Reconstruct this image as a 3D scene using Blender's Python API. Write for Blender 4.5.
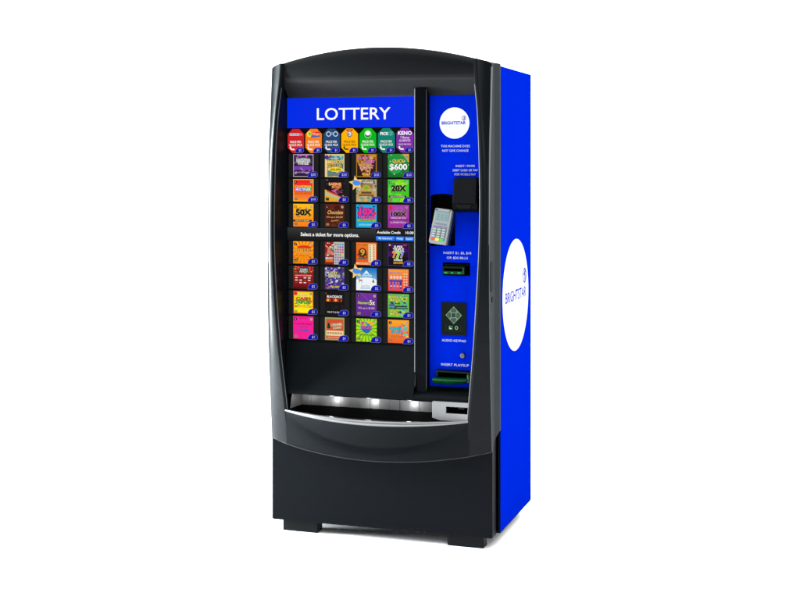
import bpy, bmesh, math, random
from mathutils import Vector, Matrix, Euler
random.seed(7)
S = bpy.context.scene
for o in list(bpy.data.objects): bpy.data.objects.remove(o)
COL = S.collection

# ------------------------------------------------------------ camera
cd = bpy.data.cameras.new('camera'); cam = bpy.data.objects.new('camera', cd); COL.objects.link(cam)
cam.location = (1.6619, -4.7693, 1.4275)
cam.rotation_euler = (math.radians(90), 0, 0.3195)
cd.sensor_width = 36; cd.lens = 36 * 1332.0 / 800
cd.shift_y = -(300 - 164.35) / 800
cd.clip_start = 0.05; cd.clip_end = 200
S.camera = cam
S.render.resolution_x = 1024; S.render.resolution_y = 768

# ------------------------------------------------------------ world and studio lamps
w = bpy.data.worlds.new('World'); S.world = w; w.use_nodes = True
bg = w.node_tree.nodes['Background']; bg.inputs[0].default_value = (0.93, 0.97, 1, 1); bg.inputs[1].default_value = 0.30
S.view_settings.view_transform = 'Standard'; S.view_settings.look = 'None'
S.view_settings.exposure = 0; S.view_settings.gamma = 1
def area(name, loc, target, sx, sy, power, col=(1, 1, 1)):
    l = bpy.data.lights.new(name, 'AREA'); l.shape = 'RECTANGLE'; l.size = sx; l.size_y = sy; l.energy = power; l.color = col
    o = bpy.data.objects.new(name, l); COL.objects.link(o); o.location = loc
    o.rotation_euler = (Vector(target) - Vector(loc)).to_track_quat('-Z', 'Y').to_euler()
    return o
area('overhead_softbox', (0, -1.5, 6.0), (0, -1.5, 0), 12, 12, 2400)
area('backdrop_softbox', (0, 1.6, 5.2), (0, 5.2, 1.8), 8, 1.2, 340)
area('left_softbox', (-3.2, -0.62, 1.15), (-0.4, 0, 1.05), 0.5, 1.8, 1050, (0.86, 0.95, 1))
area('right_softbox', (3.0, -3.2, 2.2), (0.4, 0, 1.4), 0.5, 1.2, 34)

area('rim_softbox', (3.2, 0.9, 1.75), (0.44, -0.02, 1.4), 0.3, 1.7, 12)

# ------------------------------------------------------------ materials
def lin(c):
    return tuple(((v/255)/12.92 if v/255 <= 0.04045 else ((v/255+0.055)/1.055)**2.4) for v in c)
_m = {}
def pbr(name, col, rough=0.4, spec=0.5, metal=0.0, bump=0.0, bscale=400, coat=0.0, vary=0.0):
    if name in _m: return _m[name]
    m = bpy.data.materials.new(name); m.use_nodes = True; nt = m.node_tree; b = nt.nodes['Principled BSDF']
    b.inputs['Base Color'].default_value = (*col, 1); b.inputs['Roughness'].default_value = rough
    b.inputs['Specular IOR Level'].default_value = spec; b.inputs['Metallic'].default_value = metal
    b.inputs['Coat Weight'].default_value = coat
    tc = nt.nodes.new('ShaderNodeTexCoord')
    if bump:
        n = nt.nodes.new('ShaderNodeTexNoise'); n.inputs['Scale'].default_value = bscale; n.inputs['Detail'].default_value = 3
        bp = nt.nodes.new('ShaderNodeBump'); bp.inputs['Strength'].default_value = bump; bp.inputs['Distance'].default_value = 0.001
        nt.links.new(tc.outputs['Object'], n.inputs['Vector']); nt.links.new(n.outputs['Fac'], bp.inputs['Height'])
        nt.links.new(bp.outputs['Normal'], b.inputs['Normal'])
    if vary:
        n2 = nt.nodes.new('ShaderNodeTexNoise'); n2.inputs['Scale'].default_value = 6; n2.inputs['Detail'].default_value = 5
        mr = nt.nodes.new('ShaderNodeMapRange'); mr.inputs[3].default_value = rough - vary; mr.inputs[4].default_value = rough + vary
        nt.links.new(tc.outputs['Object'], n2.inputs['Vector']); nt.links.new(n2.outputs['Fac'], mr.inputs[0]); nt.links.new(mr.outputs[0], b.inputs['Roughness'])
    _m[name] = m; return m
def glow(c, k=1.0):
    key = ('g', tuple(c), k)
    if key in _m: return _m[key]
    m = bpy.data.materials.new('display_colour'); m.use_nodes = True; nt = m.node_tree; b = nt.nodes['Principled BSDF']
    b.inputs['Base Color'].default_value = (0.001, 0.001, 0.001, 1); b.inputs['Roughness'].default_value = 0.3
    b.inputs['Specular IOR Level'].default_value = 0.01
    b.inputs['Emission Color'].default_value = (*lin(c), 1); b.inputs['Emission Strength'].default_value = k
    _m[key] = m; return m
def ink(c):
    key = ('i', tuple(c))
    if key in _m: return _m[key]
    m = bpy.data.materials.new('printed_ink'); m.use_nodes = True; b = m.node_tree.nodes['Principled BSDF']
    b.inputs['Base Color'].default_value = (*[(0.42 if c == WHITE else INKK) * v for v in lin(c)], 1)
    b.inputs['Roughness'].default_value = 0.6; b.inputs['Specular IOR Level'].default_value = 0.0
    _m[key] = m; return m
INKK = 0.345
BLUE = (0, 43, 230); WHITE = (255, 255, 255)
M_black = pbr('black_moulded_plastic', (0.0014, 0.0020, 0.0025), 0.45, 0.022, bump=0.25, bscale=500, vary=0.05)
M_pillar = pbr('satin_graphite_plastic', (0.0018, 0.0025, 0.0032), 0.28, 0.06, bump=0.12, bscale=500, vary=0.04)
M_steel = pbr('powder_coated_steel', (0.0015, 0.0021, 0.0029), 0.5, 0.028, bump=0.3, bscale=700, vary=0.05)
M_post_glint = pbr('post_highlight_grey', (0.045, 0.045, 0.044), 0.6, 0.1)
M_head = pbr('satin_header_plastic', (0.0006, 0.0009, 0.0012), 0.42, 0.075, bump=0.1, bscale=500)
M_cove_lit = pbr('lit_cove_plastic', (0.0042, 0.0048, 0.0050), 0.45, 0.10)  # header plastic made lighter to paint the band of light in the cove
M_chin = pbr('satin_chin_plastic', (0.0016, 0.0022, 0.0029), 0.38, 0.038, bump=0.15, bscale=600)
M_edge_glint = pbr('edge_highlight_plastic', (0.010, 0.012, 0.014), 0.3, 0.12)
M_strip = pbr('matt_graphite_plastic', (0.0190, 0.0225, 0.0235), 0.6, 0.02, bump=0.1, bscale=500)
M_gloss = pbr('gloss_black_plastic', (0.0008, 0.0012, 0.0018), 0.25, 0.025)
M_dark = pbr('deep_black_plastic', (0.0015, 0.0015, 0.0015), 0.6, 0.03)
M_rubber = pbr('black_foot_plastic', (0.0025, 0.003, 0.0035), 0.5, 0.06)
M_trim_shade = pbr('shaded_satin_trim', (0.03, 0.032, 0.034), 0.35, 0.2)
M_chrome = pbr('polished_metal', (0.115, 0.115, 0.115), 0.38, 0.5, metal=1.0)
M_satin = pbr('satin_silver', (0.055, 0.055, 0.050), 0.38, 0.3, metal=0.5)
M_plate = pbr('brushed_metal_plate', (0.10, 0.10, 0.10), 0.45, 0.5, metal=0.5, bump=0.1, bscale=300)
M_light = pbr('light_grey_plastic', (0.118, 0.118, 0.118), 0.4, 0.12, bump=0.1)
M_green = pbr('green_translucent_plastic', (0.0, 0.020, 0.0045), 0.25, 0.2)
M_greend = pbr('dark_green_plastic', (0.0, 0.005, 0.0018), 0.3, 0.08)
M_term = pbr('terminal_grey_plastic', (0.095, 0.10, 0.102), 0.35, 0.2, bump=0.1)
M_termd = pbr('terminal_dark_shell', (0.004, 0.008, 0.02), 0.3, 0.2)
M_blue = ink(BLUE)
M_screen = pbr('screen_black_glass', (0.0012, 0.0012, 0.0012), 0.3, 0.02)
M_floor = pbr('white_studio_floor', (0.93, 0.93, 0.93), 0.8, 0.0)

# ------------------------------------------------------------ mesh helpers
ROOT = None
def link(name, me, parent, label=None):
    o = bpy.data.objects.new(name, me); COL.objects.link(o)
    if parent is not None: o.parent = parent
    if label: o['label'] = label
    return o
def finish(bm, name, mat, parent, label=None, smooth=True, ang=32, bevel=0, recalc=True, seg=2):
    bmesh.ops.remove_doubles(bm, verts=bm.verts, dist=1e-5)
    bmesh.ops.dissolve_degenerate(bm, dist=1e-6, edges=bm.edges)
    if recalc: bmesh.ops.recalc_face_normals(bm, faces=bm.faces)
    me = bpy.data.meshes.new(name); bm.to_mesh(me); bm.free()
    for m in (mat if isinstance(mat, list) else [mat]): me.materials.append(m)
    if smooth:
        me.shade_smooth(); me.set_sharp_from_angle(angle=math.radians(ang))
    o = link(name, me, parent, label)
    if bevel:
        b = o.modifiers.new('bevel', 'BEVEL'); b.width = bevel; b.segments = seg; b.limit_method = 'ANGLE'; b.angle_limit = math.radians(35); b.harden_normals = True
    return o
def box_bm(bm, x0, x1, y0, y1, z0, z1):
    v = [bm.verts.new((x, y, z)) for z in (z0, z1) for y in (y0, y1) for x in (x0, x1)]
    for f in ((0,2,3,1),(4,5,7,6),(0,1,5,4),(2,6,7,3),(0,4,6,2),(1,3,7,5)): bm.faces.new([v[i] for i in f])
    return v
def box(name, x0, x1, y0, y1, z0, z1, mat, parent, bevel=0.0, label=None):
    bm = bmesh.new(); box_bm(bm, x0, x1, y0, y1, z0, z1)
    return finish(bm, name, mat, parent, label, bevel=bevel)
def grid_bm(bm, rows):
    vs = [[bm.verts.new(p) for p in r] for r in rows]
    for a, b in zip(vs, vs[1:]):
        for i in range(len(a)-1):
            bm.faces.new((a[i], a[i+1], b[i+1], b[i]))
    return vs
def tube_bm(bm, path, r, n=10, ry=None, cap=True):
    rings = []
    for i, p in enumerate(path):
        p = Vector(p); a = Vector(path[max(0, i-1)]); b = Vector(path[min(len(path)-1, i+1)])
        t = (b-a).normalized(); up = Vector((0, 1, 0)) if abs(t.y) < 0.9 else Vector((0, 0, 1))
        u = t.cross(up).normalized(); v = t.cross(u).normalized()
        rr = r[i] if isinstance(r, list) else r
        rings.append([bm.verts.new(p + u*math.cos(2*math.pi*k/n)*rr + v*math.sin(2*math.pi*k/n)*(ry or rr)) for k in range(n)])
    for a, b in zip(rings, rings[1:]):
        for k in range(n): bm.faces.new((a[k], a[(k+1) % n], b[(k+1) % n], b[k]))
    if cap: bm.faces.new(rings[0]); bm.faces.new(rings[-1])
def plate_bm(bm, outer, holes, y, depth):
    """flat sheet in the xz plane with holes, front face at y, given depth backwards"""
    es = []
    for loop in [outer] + holes:
        vs = [bm.verts.new((a, y, b)) for a, b in loop]
        for i in range(len(vs)): es.append(bm.edges.new((vs[i], vs[(i+1) % len(vs)])))
    r = bmesh.ops.triangle_fill(bm, use_beauty=True, use_dissolve=False, edges=es)
    fs = [g for g in r['geom'] if isinstance(g, bmesh.types.BMFace)]
    e = bmesh.ops.extrude_face_region(bm, geom=fs)
    for g in e['geom']:
        if isinstance(g, bmesh.types.BMVert): g.co.y += depth
def pocket_bm(bm, x0, x1, z0, z1, y0, y1):
    """open-fronted box, seen from the front"""
    v = [bm.verts.new((x, y, z)) for y in (y0, y1) for z in (z0, z1) for x in (x0, x1)]
    for f in ((4,5,7,6),(0,1,5,4),(2,6,7,3),(0,4,6,2),(1,3,7,5)): bm.faces.new([v[i] for i in f])
def interp(tab, z):
    if z <= tab[0][0]: return tab[0][1]
    for (a, va), (b, vb) in zip(tab, tab[1:]):
        if z <= b:
            t = (z-a)/(b-a); t = t; return va + (vb-va)*t
    return tab[-1][1]
def smoothtab(tab, n=60):
    """Catmull-Rom resample"""
    out = []
    for i in range(len(tab)-1):
        p0 = tab[max(0, i-1)]; p1 = tab[i]; p2 = tab[i+1]; p3 = tab[min(len(tab)-1, i+2)]
        for k in range(8):
            t = k/8; z = p1[0]+(p2[0]-p1[0])*t
            m1 = (p2[1]-p0[1])/(p2[0]-p0[0])*(p2[0]-p1[0]); m2 = (p3[1]-p1[1])/(p3[0]-p1[0])*(p2[0]-p1[0])
            h = (2*t**3-3*t*t+1)*p1[1]+(t**3-2*t*t+t)*m1+(-2*t**3+3*t*t)*p2[1]+(t**3-t*t)*m2
            out.append((z, h))
    out.append(tab[-1]); return out

# ------------------------------------------------------------ flat artwork (print or display graphics) laid on a real panel
_tc = {}
def text_geo(s, bold=0.0):
    key = (s, bold)
    if key in _tc: return _tc[key]
    c = bpy.data.curves.new('t', 'FONT'); c.body = s; c.size = 1; c.resolution_u = 3; c.offset = bold; c.fill_mode = 'FRONT'
    o = bpy.data.objects.new('t', c); COL.objects.link(o)
    me = bpy.data.meshes.new_from_object(o.evaluated_get(bpy.context.evaluated_depsgraph_get()))
    vs = [(v.co.x, v.co.y) for v in me.vertices]; fs = [tuple(p.vertices) for p in me.polygons]
    bpy.data.objects.remove(o); bpy.data.meshes.remove(me); bpy.data.curves.remove(c)
    x0 = min(v[0] for v in vs); x1 = max(v[0] for v in vs)
    _tc[key] = ([(v[0]-x0, v[1]) for v in vs], fs, x1-x0)
    return _tc[key]
class Art:
    def __init__(self, O, U, V, mat=glow, step=0.00012):
        self.O = Vector(O); self.U = Vector(U); self.V = Vector(V); self.N = self.U.cross(self.V)
        self.mat = mat; self.v = []; self.f = []; self.mi = []; self.ms = []; self.k = 0; self.step = step; self.slab = None
    def _add(self, pts, faces, c):
        m = self.mat(c)
        if m not in self.ms: self.ms.append(m)
        i = self.ms.index(m); b = len(self.v); h = self.k*self.step; self.k += 1
        self.v += [self.O + self.U*a + self.V*d + self.N*h for a, d in pts]
        self.f += [tuple(b+q for q in f) for f in faces]; self.mi += [i]*len(faces)
    def poly(self, pts, c): self._add(pts, [tuple(range(len(pts)))], c)
    def polys(self, ps, c):
        pts = []; fs = []
        for p in ps: fs.append(tuple(range(len(pts), len(pts)+len(p)))); pts += p
        self._add(pts, fs, c)
    def rect(self, x0, y0, x1, y1, c): self.poly([(x0, y0), (x1, y0), (x1, y1), (x0, y1)], c)
    def ell(self, x, y, rx, ry, c, n=28, a0=0, a1=360):
        self.poly([(x+rx*math.cos(math.radians(a0+(a1-a0)*i/(n if a1-a0 == 360 else n-1))), y+ry*math.sin(math.radians(a0+(a1-a0)*i/(n if a1-a0 == 360 else n-1)))) for i in range(n)], c)
    def ring(self, x, y, r, w, c, n=36, a0=0, a1=360, ky=1):
        ps = []
        for i in range(n):
            a = math.radians(a0+(a1-a0)*i/n); b = math.radians(a0+(a1-a0)*(i+1)/n)
            ps.append([(x+r*math.cos(a), y+ky*r*math.sin(a)), (x+r*math.cos(b), y+ky*r*math.sin(b)), (x+(r-w)*math.cos(b), y+ky*(r-w)*math.sin(b)), (x+(r-w)*math.cos(a), y+ky*(r-w)*math.sin(a))])
        self.polys(ps, c)
    def star(self, x, y, r, ri, n, c, rot=90):
        self.poly([(x+(r if i % 2 == 0 else ri)*math.cos(math.radians(rot+180*i/n)), y+(r if i % 2 == 0 else ri)*math.sin(math.radians(rot+180*i/n))) for i in range(2*n)], c)
    def text(self, s, x, y, h, wd, c, bold=0.012, align='C', slant=0.0, rot=0.0):
        """cap height h centred on y, squeezed to width wd"""
        vs, fs, L = text_geo(s, bold); cap = 0.70
        kx = wd/L if wd else h/cap; ky = h/cap; W = L*kx
        ox = x - (W/2 if align == 'C' else (W if align == 'R' else 0)); oy = y - h/2
        ca, sa = math.cos(rot), math.sin(rot); pts = []
        for a, b in vs:
            px, py = ox + a*kx + b*ky*slant, oy + b*ky
            dx, dy = px-x, py-y; pts.append((x+dx*ca-dy*sa, y+dx*sa+dy*ca))
        self._add(pts, fs, c)
    def confetti(self, x0, y0, x1, y1, n, cols, s0, s1, rnd):
        for c in cols:
            ps = []
            for _ in range(max(1, n//len(cols))):
                x = rnd.uniform(x0, x1); y = rnd.uniform(y0, y1); s = rnd.uniform(s0, s1); a = rnd.uniform(0, 6.28); q = rnd.choice((3, 4, 4, 5)); e = rnd.uniform(.4, 1)
                p = [(min(x1, max(x0, x+s*math.cos(a+6.283*i/q))), min(y1, max(y0, y+e*s*math.sin(a+6.283*i/q)))) for i in range(q)]
                ps.append(p)
            self.polys(ps, c)
    def build(self, name, parent, label=None):
        me = bpy.data.meshes.new(name); me.from_pydata(self.v, [], self.f)
        for m in self.ms: me.materials.append(m)
        me.polygons.foreach_set('material_index', self.mi); me.update()
        return link(name, me, parent, label)

# ------------------------------------------------------------ setting: seamless white sweep
bm = bmesh.new()
prof = [(-9, 0), (3.2, 0)] + [(3.2+2.2*math.sin(a), 2.2-2.2*math.cos(a)) for a in [math.radians(6*i) for i in range(1, 16)]] + [(5.4, 7)]
grid_bm(bm, [[(x, y, z) for x in (-9, 9)] for y, z in prof])
fl = finish(bm, 'floor', M_floor, None, recalc=False, ang=60); fl['kind'] = 'structure'

# ------------------------------------------------------------ the machine
R0 = bpy.data.objects.new('ticket_vending_machine', None); COL.objects.link(R0)
R0['label'] = 'tall black and blue lottery ticket vending machine standing on white floor'
R0['category'] = 'vending machine'
HW = 0.4423; YB = 0.0675; CW = 0.456; YR = 0.578

# plinth and feet
bm = bmesh.new(); box_bm(bm, -HW, HW, 0.0, YB, 0.045, 0.455)
finish(bm, 'base_panel', M_steel, R0, bevel=0.006)
for x0, x1 in ((-0.4055, -0.2585), (0.262, 0.404)):
    for y0, y1 in ((0.022, 0.075), (0.48, 0.54)):
        box('foot', x0, x1, y0, y1, 0.0, 0.044, M_rubber, R0, bevel=0.005)

# cabinet: steel shell open at the front
bm = bmesh.new()
Z0, Z1 = 0.051, 1.795; T = 0.008
box_bm(bm, -CW, -CW+T, YB, YR, Z0, Z1); box_bm(bm, CW-T, CW, YB, YR, Z0, Z1)
box_bm(bm, -CW+T, CW-T, YR-T, YR, Z0, Z1)
box_bm(bm, -CW+T, CW-T, YB, YR-T, Z1-T, Z1); box_bm(bm, -CW+T, CW-T, YB, YR-T, Z0, Z0+T)
finish(bm, 'cabinet', M_steel, R0, recalc=True)
def side_art(sx):
    pan = box('side_panel', min(sx*CW, sx*(CW+0.002)), max(sx*CW, sx*(CW+0.002)), YB+0.0015, YR-0.001, Z0+0.005, Z1-0.001, M_blue, R0, label='plain blue side panel with large white round emblem')
    xx = sx*(CW+0.0023)
    a = Art((xx, 0.31, 0.919), (0, sx, 0), (0, 0, 1), mat=ink, step=0.0005)
    a.ell(0, 0, 0.2175, 0.2175, WHITE, n=96)
    a.text('BRIGHTSTAR', 0.0, 0.0, 0.041, 0.345, BLUE, bold=0.006)
    a.ring(0.147, 0.064, 0.030, 0.0048, BLUE, n=48)
    a.ring(0.147, 0.058, 0.013, 0.0045, BLUE, n=30, a0=-60, a1=110)
    a.polys([[(0.143, 0.040), (0.148, 0.040), (0.158, 0.088), (0.153, 0.088)], [(0.130, 0.068), (0.135, 0.064), (0.157, 0.083), (0.153, 0.088)]], BLUE)
    a.build('round_emblem', pan)
side_art(1); side_art(-1)

# ---- bowed door frame
XR = smoothtab([(0.30, .358), (0.38, .363), (0.48, .371), (0.56, .379), (0.74, .397), (0.93, .411), (1.11, .4205), (1.29, .4225), (1.48, .418), (1.63, .409), (1.72, .398), (1.81, .392), (1.9, .388)])
YS = smoothtab([(0.30, -.002), (0.38, -.004), (0.46, -.012), (0.56, -.021), (0.74, -.035), (0.93, -.044), (1.11, -.045), (1.29, -.040), (1.48, -.033), (1.63, -.018), (1.72, -.010), (1.81, -.002), (1.9, 0.0)])
DR = smoothtab([(0.30, .036), (0.48, .030), (0.74, .022), (0.93, .017), (1.29, .014), (1.48, .018), (1.63, .026), (1.81, .032), (1.9, .033)])
def xr(z): return interp(XR, z)
def ys(z): return interp(YS, z)
def yr(z): return ys(z) - interp(DR, z)
ZB, ZT = 0.367, 1.803
def ztop(x): return ZT + 0.067*(1-(x/HW)**2)
def zbot(x): return ZB - 0.048*(1-(x/HW)**2)
def xg(z):   # where the inner wall meets the glass plane
    return interp([(0.45, .352), (0.55, .366), (0.72, .396), (1.9, .397)], z)
NR = 90
for sx in (-1, 1):
    bm = bmesh.new(); rows = []
    for i in range(NR+1):
        t = i/NR; zn = ZB+(ZT-ZB)*t
        za = (ZB+0.07*(1 if sx else 1)) + (ZT-ZB-0.07)*t
        def zz(x): return zbot(x)+(ztop(x)-zbot(x))*t
        X = xr(zn); a = ys(zn); r = yr(zn)
        rb = 0.004
        row = [(CW+0.0018, YB-0.0005, za), (CW+0.0008, YB-0.012, za)]
        row += [(HW+0.0015, 0.030, zz(HW) + (za-zz(HW))*0.55), (HW, a+rb*1.6, zz(HW))]
        dx, dy = X-HW, r-a; L = math.hypot(dx, dy)
        row += [(HW-0.0009, a+rb*0.45, zz(HW)), (HW+dx/L*rb*1.5, a+dy/L*rb*1.5, zz(HW))]
        for q in (0.3, 0.6, 0.9): row.append((HW+dx*q, a+dy*q - 0.0025*math.sin(q*math.pi), zz(HW+dx*q)))
        row += [(X, r, zz(X)), (X-0.004, r-0.0012, zz(X)), (X-0.011, r+0.0008, zz(X)), (X-0.0135, r+0.004, zz(X))]
        row += [(X-0.0145, r+0.012, zz(X)), (xg(zn)+0.002, 0.030, zz(xg(zn))), (xg(zn), 0.046, zz(xg(zn)))]
        rows.append([(sx*p[0], p[1], p[2]) for p in row])
    g = grid_bm(bm, rows)
    if sx > 0: bmesh.ops.reverse_faces(bm, faces=bm.faces)
    bm.faces.new([g[-1][k] for k in range(len(g[-1]))]); 
    bm.faces.new([g[0][k] for k in range(len(g[0]))][::-1])
    nc = len(rows[0])
    for f in bm.faces:
        if sx > 0 and sum(abs(v.co.x) > HW-0.0004 for v in f.verts) == len(f.verts): f.material_index = 1
    finish(bm, 'door_pillar', [M_pillar, M_strip], R0, ang=22, label=('left' if sx < 0 else 'right')+' bowed pillar of the door frame')
    # slim trim drawing the opening edge's highlight, with a shaded tone on the left
    path = []
    for i in range(NR+1):
        zn = ZB+(ZT-ZB)*i/NR; X = xr(zn)-0.0145; z = zbot(X)+(ztop(X)-zbot(X))*i/NR
        if 0.476 < z < 1.722: path.append((sx*(X+0.0005), yr(zn)+0.0045, z))
    bm = bmesh.new(); tube_bm(bm, path, 0.0021, 8)
    finish(bm, 'opening_highlight_trim', M_satin if sx > 0 else M_trim_shade, R0)

    if sx > 0:   # pale tapered tube added to draw the highlight on the upper outer corner
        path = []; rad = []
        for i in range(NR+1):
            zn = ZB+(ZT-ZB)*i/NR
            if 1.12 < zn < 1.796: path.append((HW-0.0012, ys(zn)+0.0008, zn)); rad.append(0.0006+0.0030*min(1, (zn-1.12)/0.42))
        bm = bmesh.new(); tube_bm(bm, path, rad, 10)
        finish(bm, 'edge_highlight', pbr('pale_highlight_plastic', (0.085, 0.087, 0.088), 0.4, 0.2), R0)

# header with cove
bm = bmesh.new(); NC = 48; rows = []
def hrow(fy, fz, bulge, wfac=1.0):
    r = []
    for j in range(NC+1):
        s = -1+2*j/NC; x0 = s*(xr(1.76)-0.006)
        r.append((x0*wfac, fy(s) if callable(fy) else fy - bulge*(1-s*s), fz(x0) if callable(fz) else fz))
    return r
rows.append(hrow(YB-0.001, 1.70, 0)); rows.append(hrow(YB-0.001, lambda x: ztop(x)-0.0015, 0)); rows.append(hrow(-0.012, lambda x: ztop(x)-0.0005, 0.016))
rows.append(hrow(-0.021, lambda x: ztop(x)-0.0015, 0.016)); rows.append(hrow(-0.0255, lambda x: ztop(x)-0.006, 0.016))
for q in (0.25, 0.5, 0.75):
    rows.append(hrow(-0.0265-0.004*math.sin(q*3.14), lambda x, q=q: (ztop(x)-0.006)*(1-q)+1.765*q, 0.016))
for y, z, b in ((-.0270, 1.765, .016), (-.0255, 1.757, .016), (-.021, 1.749, .015), (-.012, 1.739, .012), (0, 1.726, .009), (.012, 1.7135, .005), (.022, 1.703, .002), (.031, 1.694, 0), (.037, 1.688, 0), (.039, 1.6855, 0)):
    rows.append(hrow(y, z, b))
grid_bm(bm, rows)
for f in bm.faces:
    if f.calc_center_median().z < 1.75 and f.calc_center_median().y < 0.045: f.material_index = 1
finish(bm, 'header_panel', [M_head, M_cove_lit], R0, ang=60, recalc=True)

# chin below the tray
bm = bmesh.new(); rows = []
def lip(s):
    x = s*xr(0.478); k = 1-s*s
    return Vector((x, yr(0.478) - 0.066*k, 0.480-0.022*k))
def crease(s):
    x = s*xr(0.478); k = (1-s*s)
    return Vector((x, yr(0.478) - 0.030*k, 0.480-0.112*k**0.85))
def bot(s):
    x = s*xr(0.37); k = 1-s*s
    return Vector((x, yr(0.37) - 0.042*k, zbot(x)))
def blend(s, v):
    L, Cc, B = lip(s), crease(s), bot(s)
    if v < 0.5:
        t = v/0.5; p = L.lerp(Cc, t); p.y += 0.004*math.sin(t*math.pi)*(1-s*s); return p
    t = (v-0.5)/0.5; p = Cc.lerp(B, t); p.y -= 0.004*math.sin(t*math.pi)*(1-s*s); return p
ss = [-1+2*j/NC for j in range(NC+1)]
rows.append([(lip(s).x, 0.045, lip(s).z-0.03) for s in ss]); rows.append([tuple(lip(s)+Vector((0, 0.012, -0.002))) for s in ss])
for i in range(0, 21): rows.append([tuple(blend(s, i/20)) for s in ss])
rows.append([tuple(bot(s)+Vector((0, 0.004, -0.0025))) for s in ss])
rows.append([(bot(s).x, 0.002, bot(s).z+0.003) for s in ss])
grid_bm(bm, rows)
finish(bm, 'chin_panel', M_chin, R0, ang=40)
path = [lip(s)+Vector((0, 0.004-0.002*(1-s*s), 0.002+0.0065*(1-s*s))) for s in [-0.985+1.96*j/50 for j in range(51)]]
rad = [0.0036+0.0076*(1-(-0.985+1.96*j/50)**2)**0.8 for j in range(51)]
bm = bmesh.new(); tube_bm(bm, path, rad, 20)
finish(bm, 'tray_lip', M_chrome, R0)

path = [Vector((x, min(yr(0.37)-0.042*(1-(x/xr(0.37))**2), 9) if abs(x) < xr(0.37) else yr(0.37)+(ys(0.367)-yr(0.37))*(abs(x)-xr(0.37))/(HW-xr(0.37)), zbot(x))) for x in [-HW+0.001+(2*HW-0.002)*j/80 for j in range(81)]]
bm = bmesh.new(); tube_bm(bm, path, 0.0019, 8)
finish(bm, 'lower_edge_highlight', M_edge_glint, R0)  # lighter tube painting the highlight along the bottom arc
# apron between screen and tray, and the ledge under the payment panel
bm = bmesh.new()
ap = [(.044, .7415, .3935), (.036, .7405, .393), (.031, .734, .392), (.010, .68, .386), (-.010, .625, .378), (-.0265, .570, .3715), (-.030, .553, .370), (-.028, .545, .3695), (-.020, .5415, .370), (.046, .5415, .380)]
grid_bm(bm, [[(-w, y, z), (0.10, y, z), (0.146, y, z)] for y, z, w in ap])
finish(bm, 'apron_panel', M_black, R0, ang=50)
bm = bmesh.new()
lg = [(.044, .592, .40), (.036, .5915, .40), (.033, .586, .40), (.022, .581, .395), (.002, .577, .39), (-.016, .571, .385), (-.0275, .561, .38), (-.030, .553, .38), (-.028, .545, .38), (-.020, .5415, .38), (.046, .5415, .38)]
grid_bm(bm, [[(0.146, y, z), (0.25, y, z), (w, y, z)] for y, z, w in lg])
finish(bm, 'ledge', M_black, R0, ang=60)
# centre post
post = box('centre_post', 0.1425, 0.1880, -0.001, 0.041, 0.572, 1.714, M_gloss, R0, bevel=0.003)
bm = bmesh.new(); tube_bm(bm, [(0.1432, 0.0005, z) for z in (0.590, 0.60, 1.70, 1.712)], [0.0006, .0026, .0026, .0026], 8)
finish(bm, 'edge_highlight', M_post_glint, post)
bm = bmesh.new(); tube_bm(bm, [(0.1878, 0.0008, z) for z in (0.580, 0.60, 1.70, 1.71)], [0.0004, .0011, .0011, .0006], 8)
finish(bm, 'edge_highlight', M_post_glint, post)  # grey tubes stand in for the highlights along the post edges

# tray recess
tray = None
bm = bmesh.new()
grid_bm(bm, [[(x, y, z) for x in (-0.352, 0.372)] for y, z in ((-.040, .452), (0.0, .440), (.044, .440), (.047, .50), (.047, .56))])
tray = finish(bm, 'ticket_tray', M_dark, R0)
bm = bmesh.new()
xs = [-0.3315 + (0.228+0.3315)*j/14 for j in range(15)]
rq = random.Random(3)
for a, b in zip(xs, xs[1:]):
    vv = box_bm(bm, a+0.0004, b-0.0004, 0.040, 0.043, 0.492, 0.547); q = rq.uniform(-0.0022, 0.0022)
    for p in vv:
        if p.co.x < (a+b)/2: p.co.y += q
finish(bm, 'back_plate', M_plate, tray)
bm = bmesh.new()
v = [bm.verts.new(p) for p in ((-0.3315, 0.040, 0.492), (-0.3315, 0.040, 0.548), (-0.343, -0.030, 0.548), (-0.353, -0.030, 0.487))]
bm.faces.new(v); finish(bm, 'end_plate', M_plate, tray, recalc=False)
for i, x in enumerate((-0.300, -0.196, -0.044, 0.118)):
    l = bpy.data.lights.new('tray_lamp', 'POINT'); l.energy = 0.24 if i else 0.02; l.shadow_soft_size = 0.006
    lo = bpy.data.objects.new('tray_lamp', l); COL.objects.link(lo); lo.location = (x, 0.002, 0.514)
# change dispenser block at the right end of the tray
bm = bmesh.new()
plate_bm(bm, [(.2240, .5482), (.3640, .5482), (.3640, .4800), (.2540, .4800), (.2240, .4880)], [[(.2775, .5320), (.3620, .5320), (.3620, .5075), (.2775, .5075)]], -0.042, 0.084)
disp = finish(bm, 'dispenser_block', M_light, R0, bevel=0.0012)
bm = bmesh.new(); pocket_bm(bm, .2779, .3618, .5079, .5316, -0.0412, 0.03); finish(bm, 'slot', M_dark, disp, recalc=False)
box('slot_glint', .318, .340, -0.020, -0.012, .5215, .5245, M_satin, disp, bevel=0.001)  # small bright bar standing in for a glint inside the slot

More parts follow.
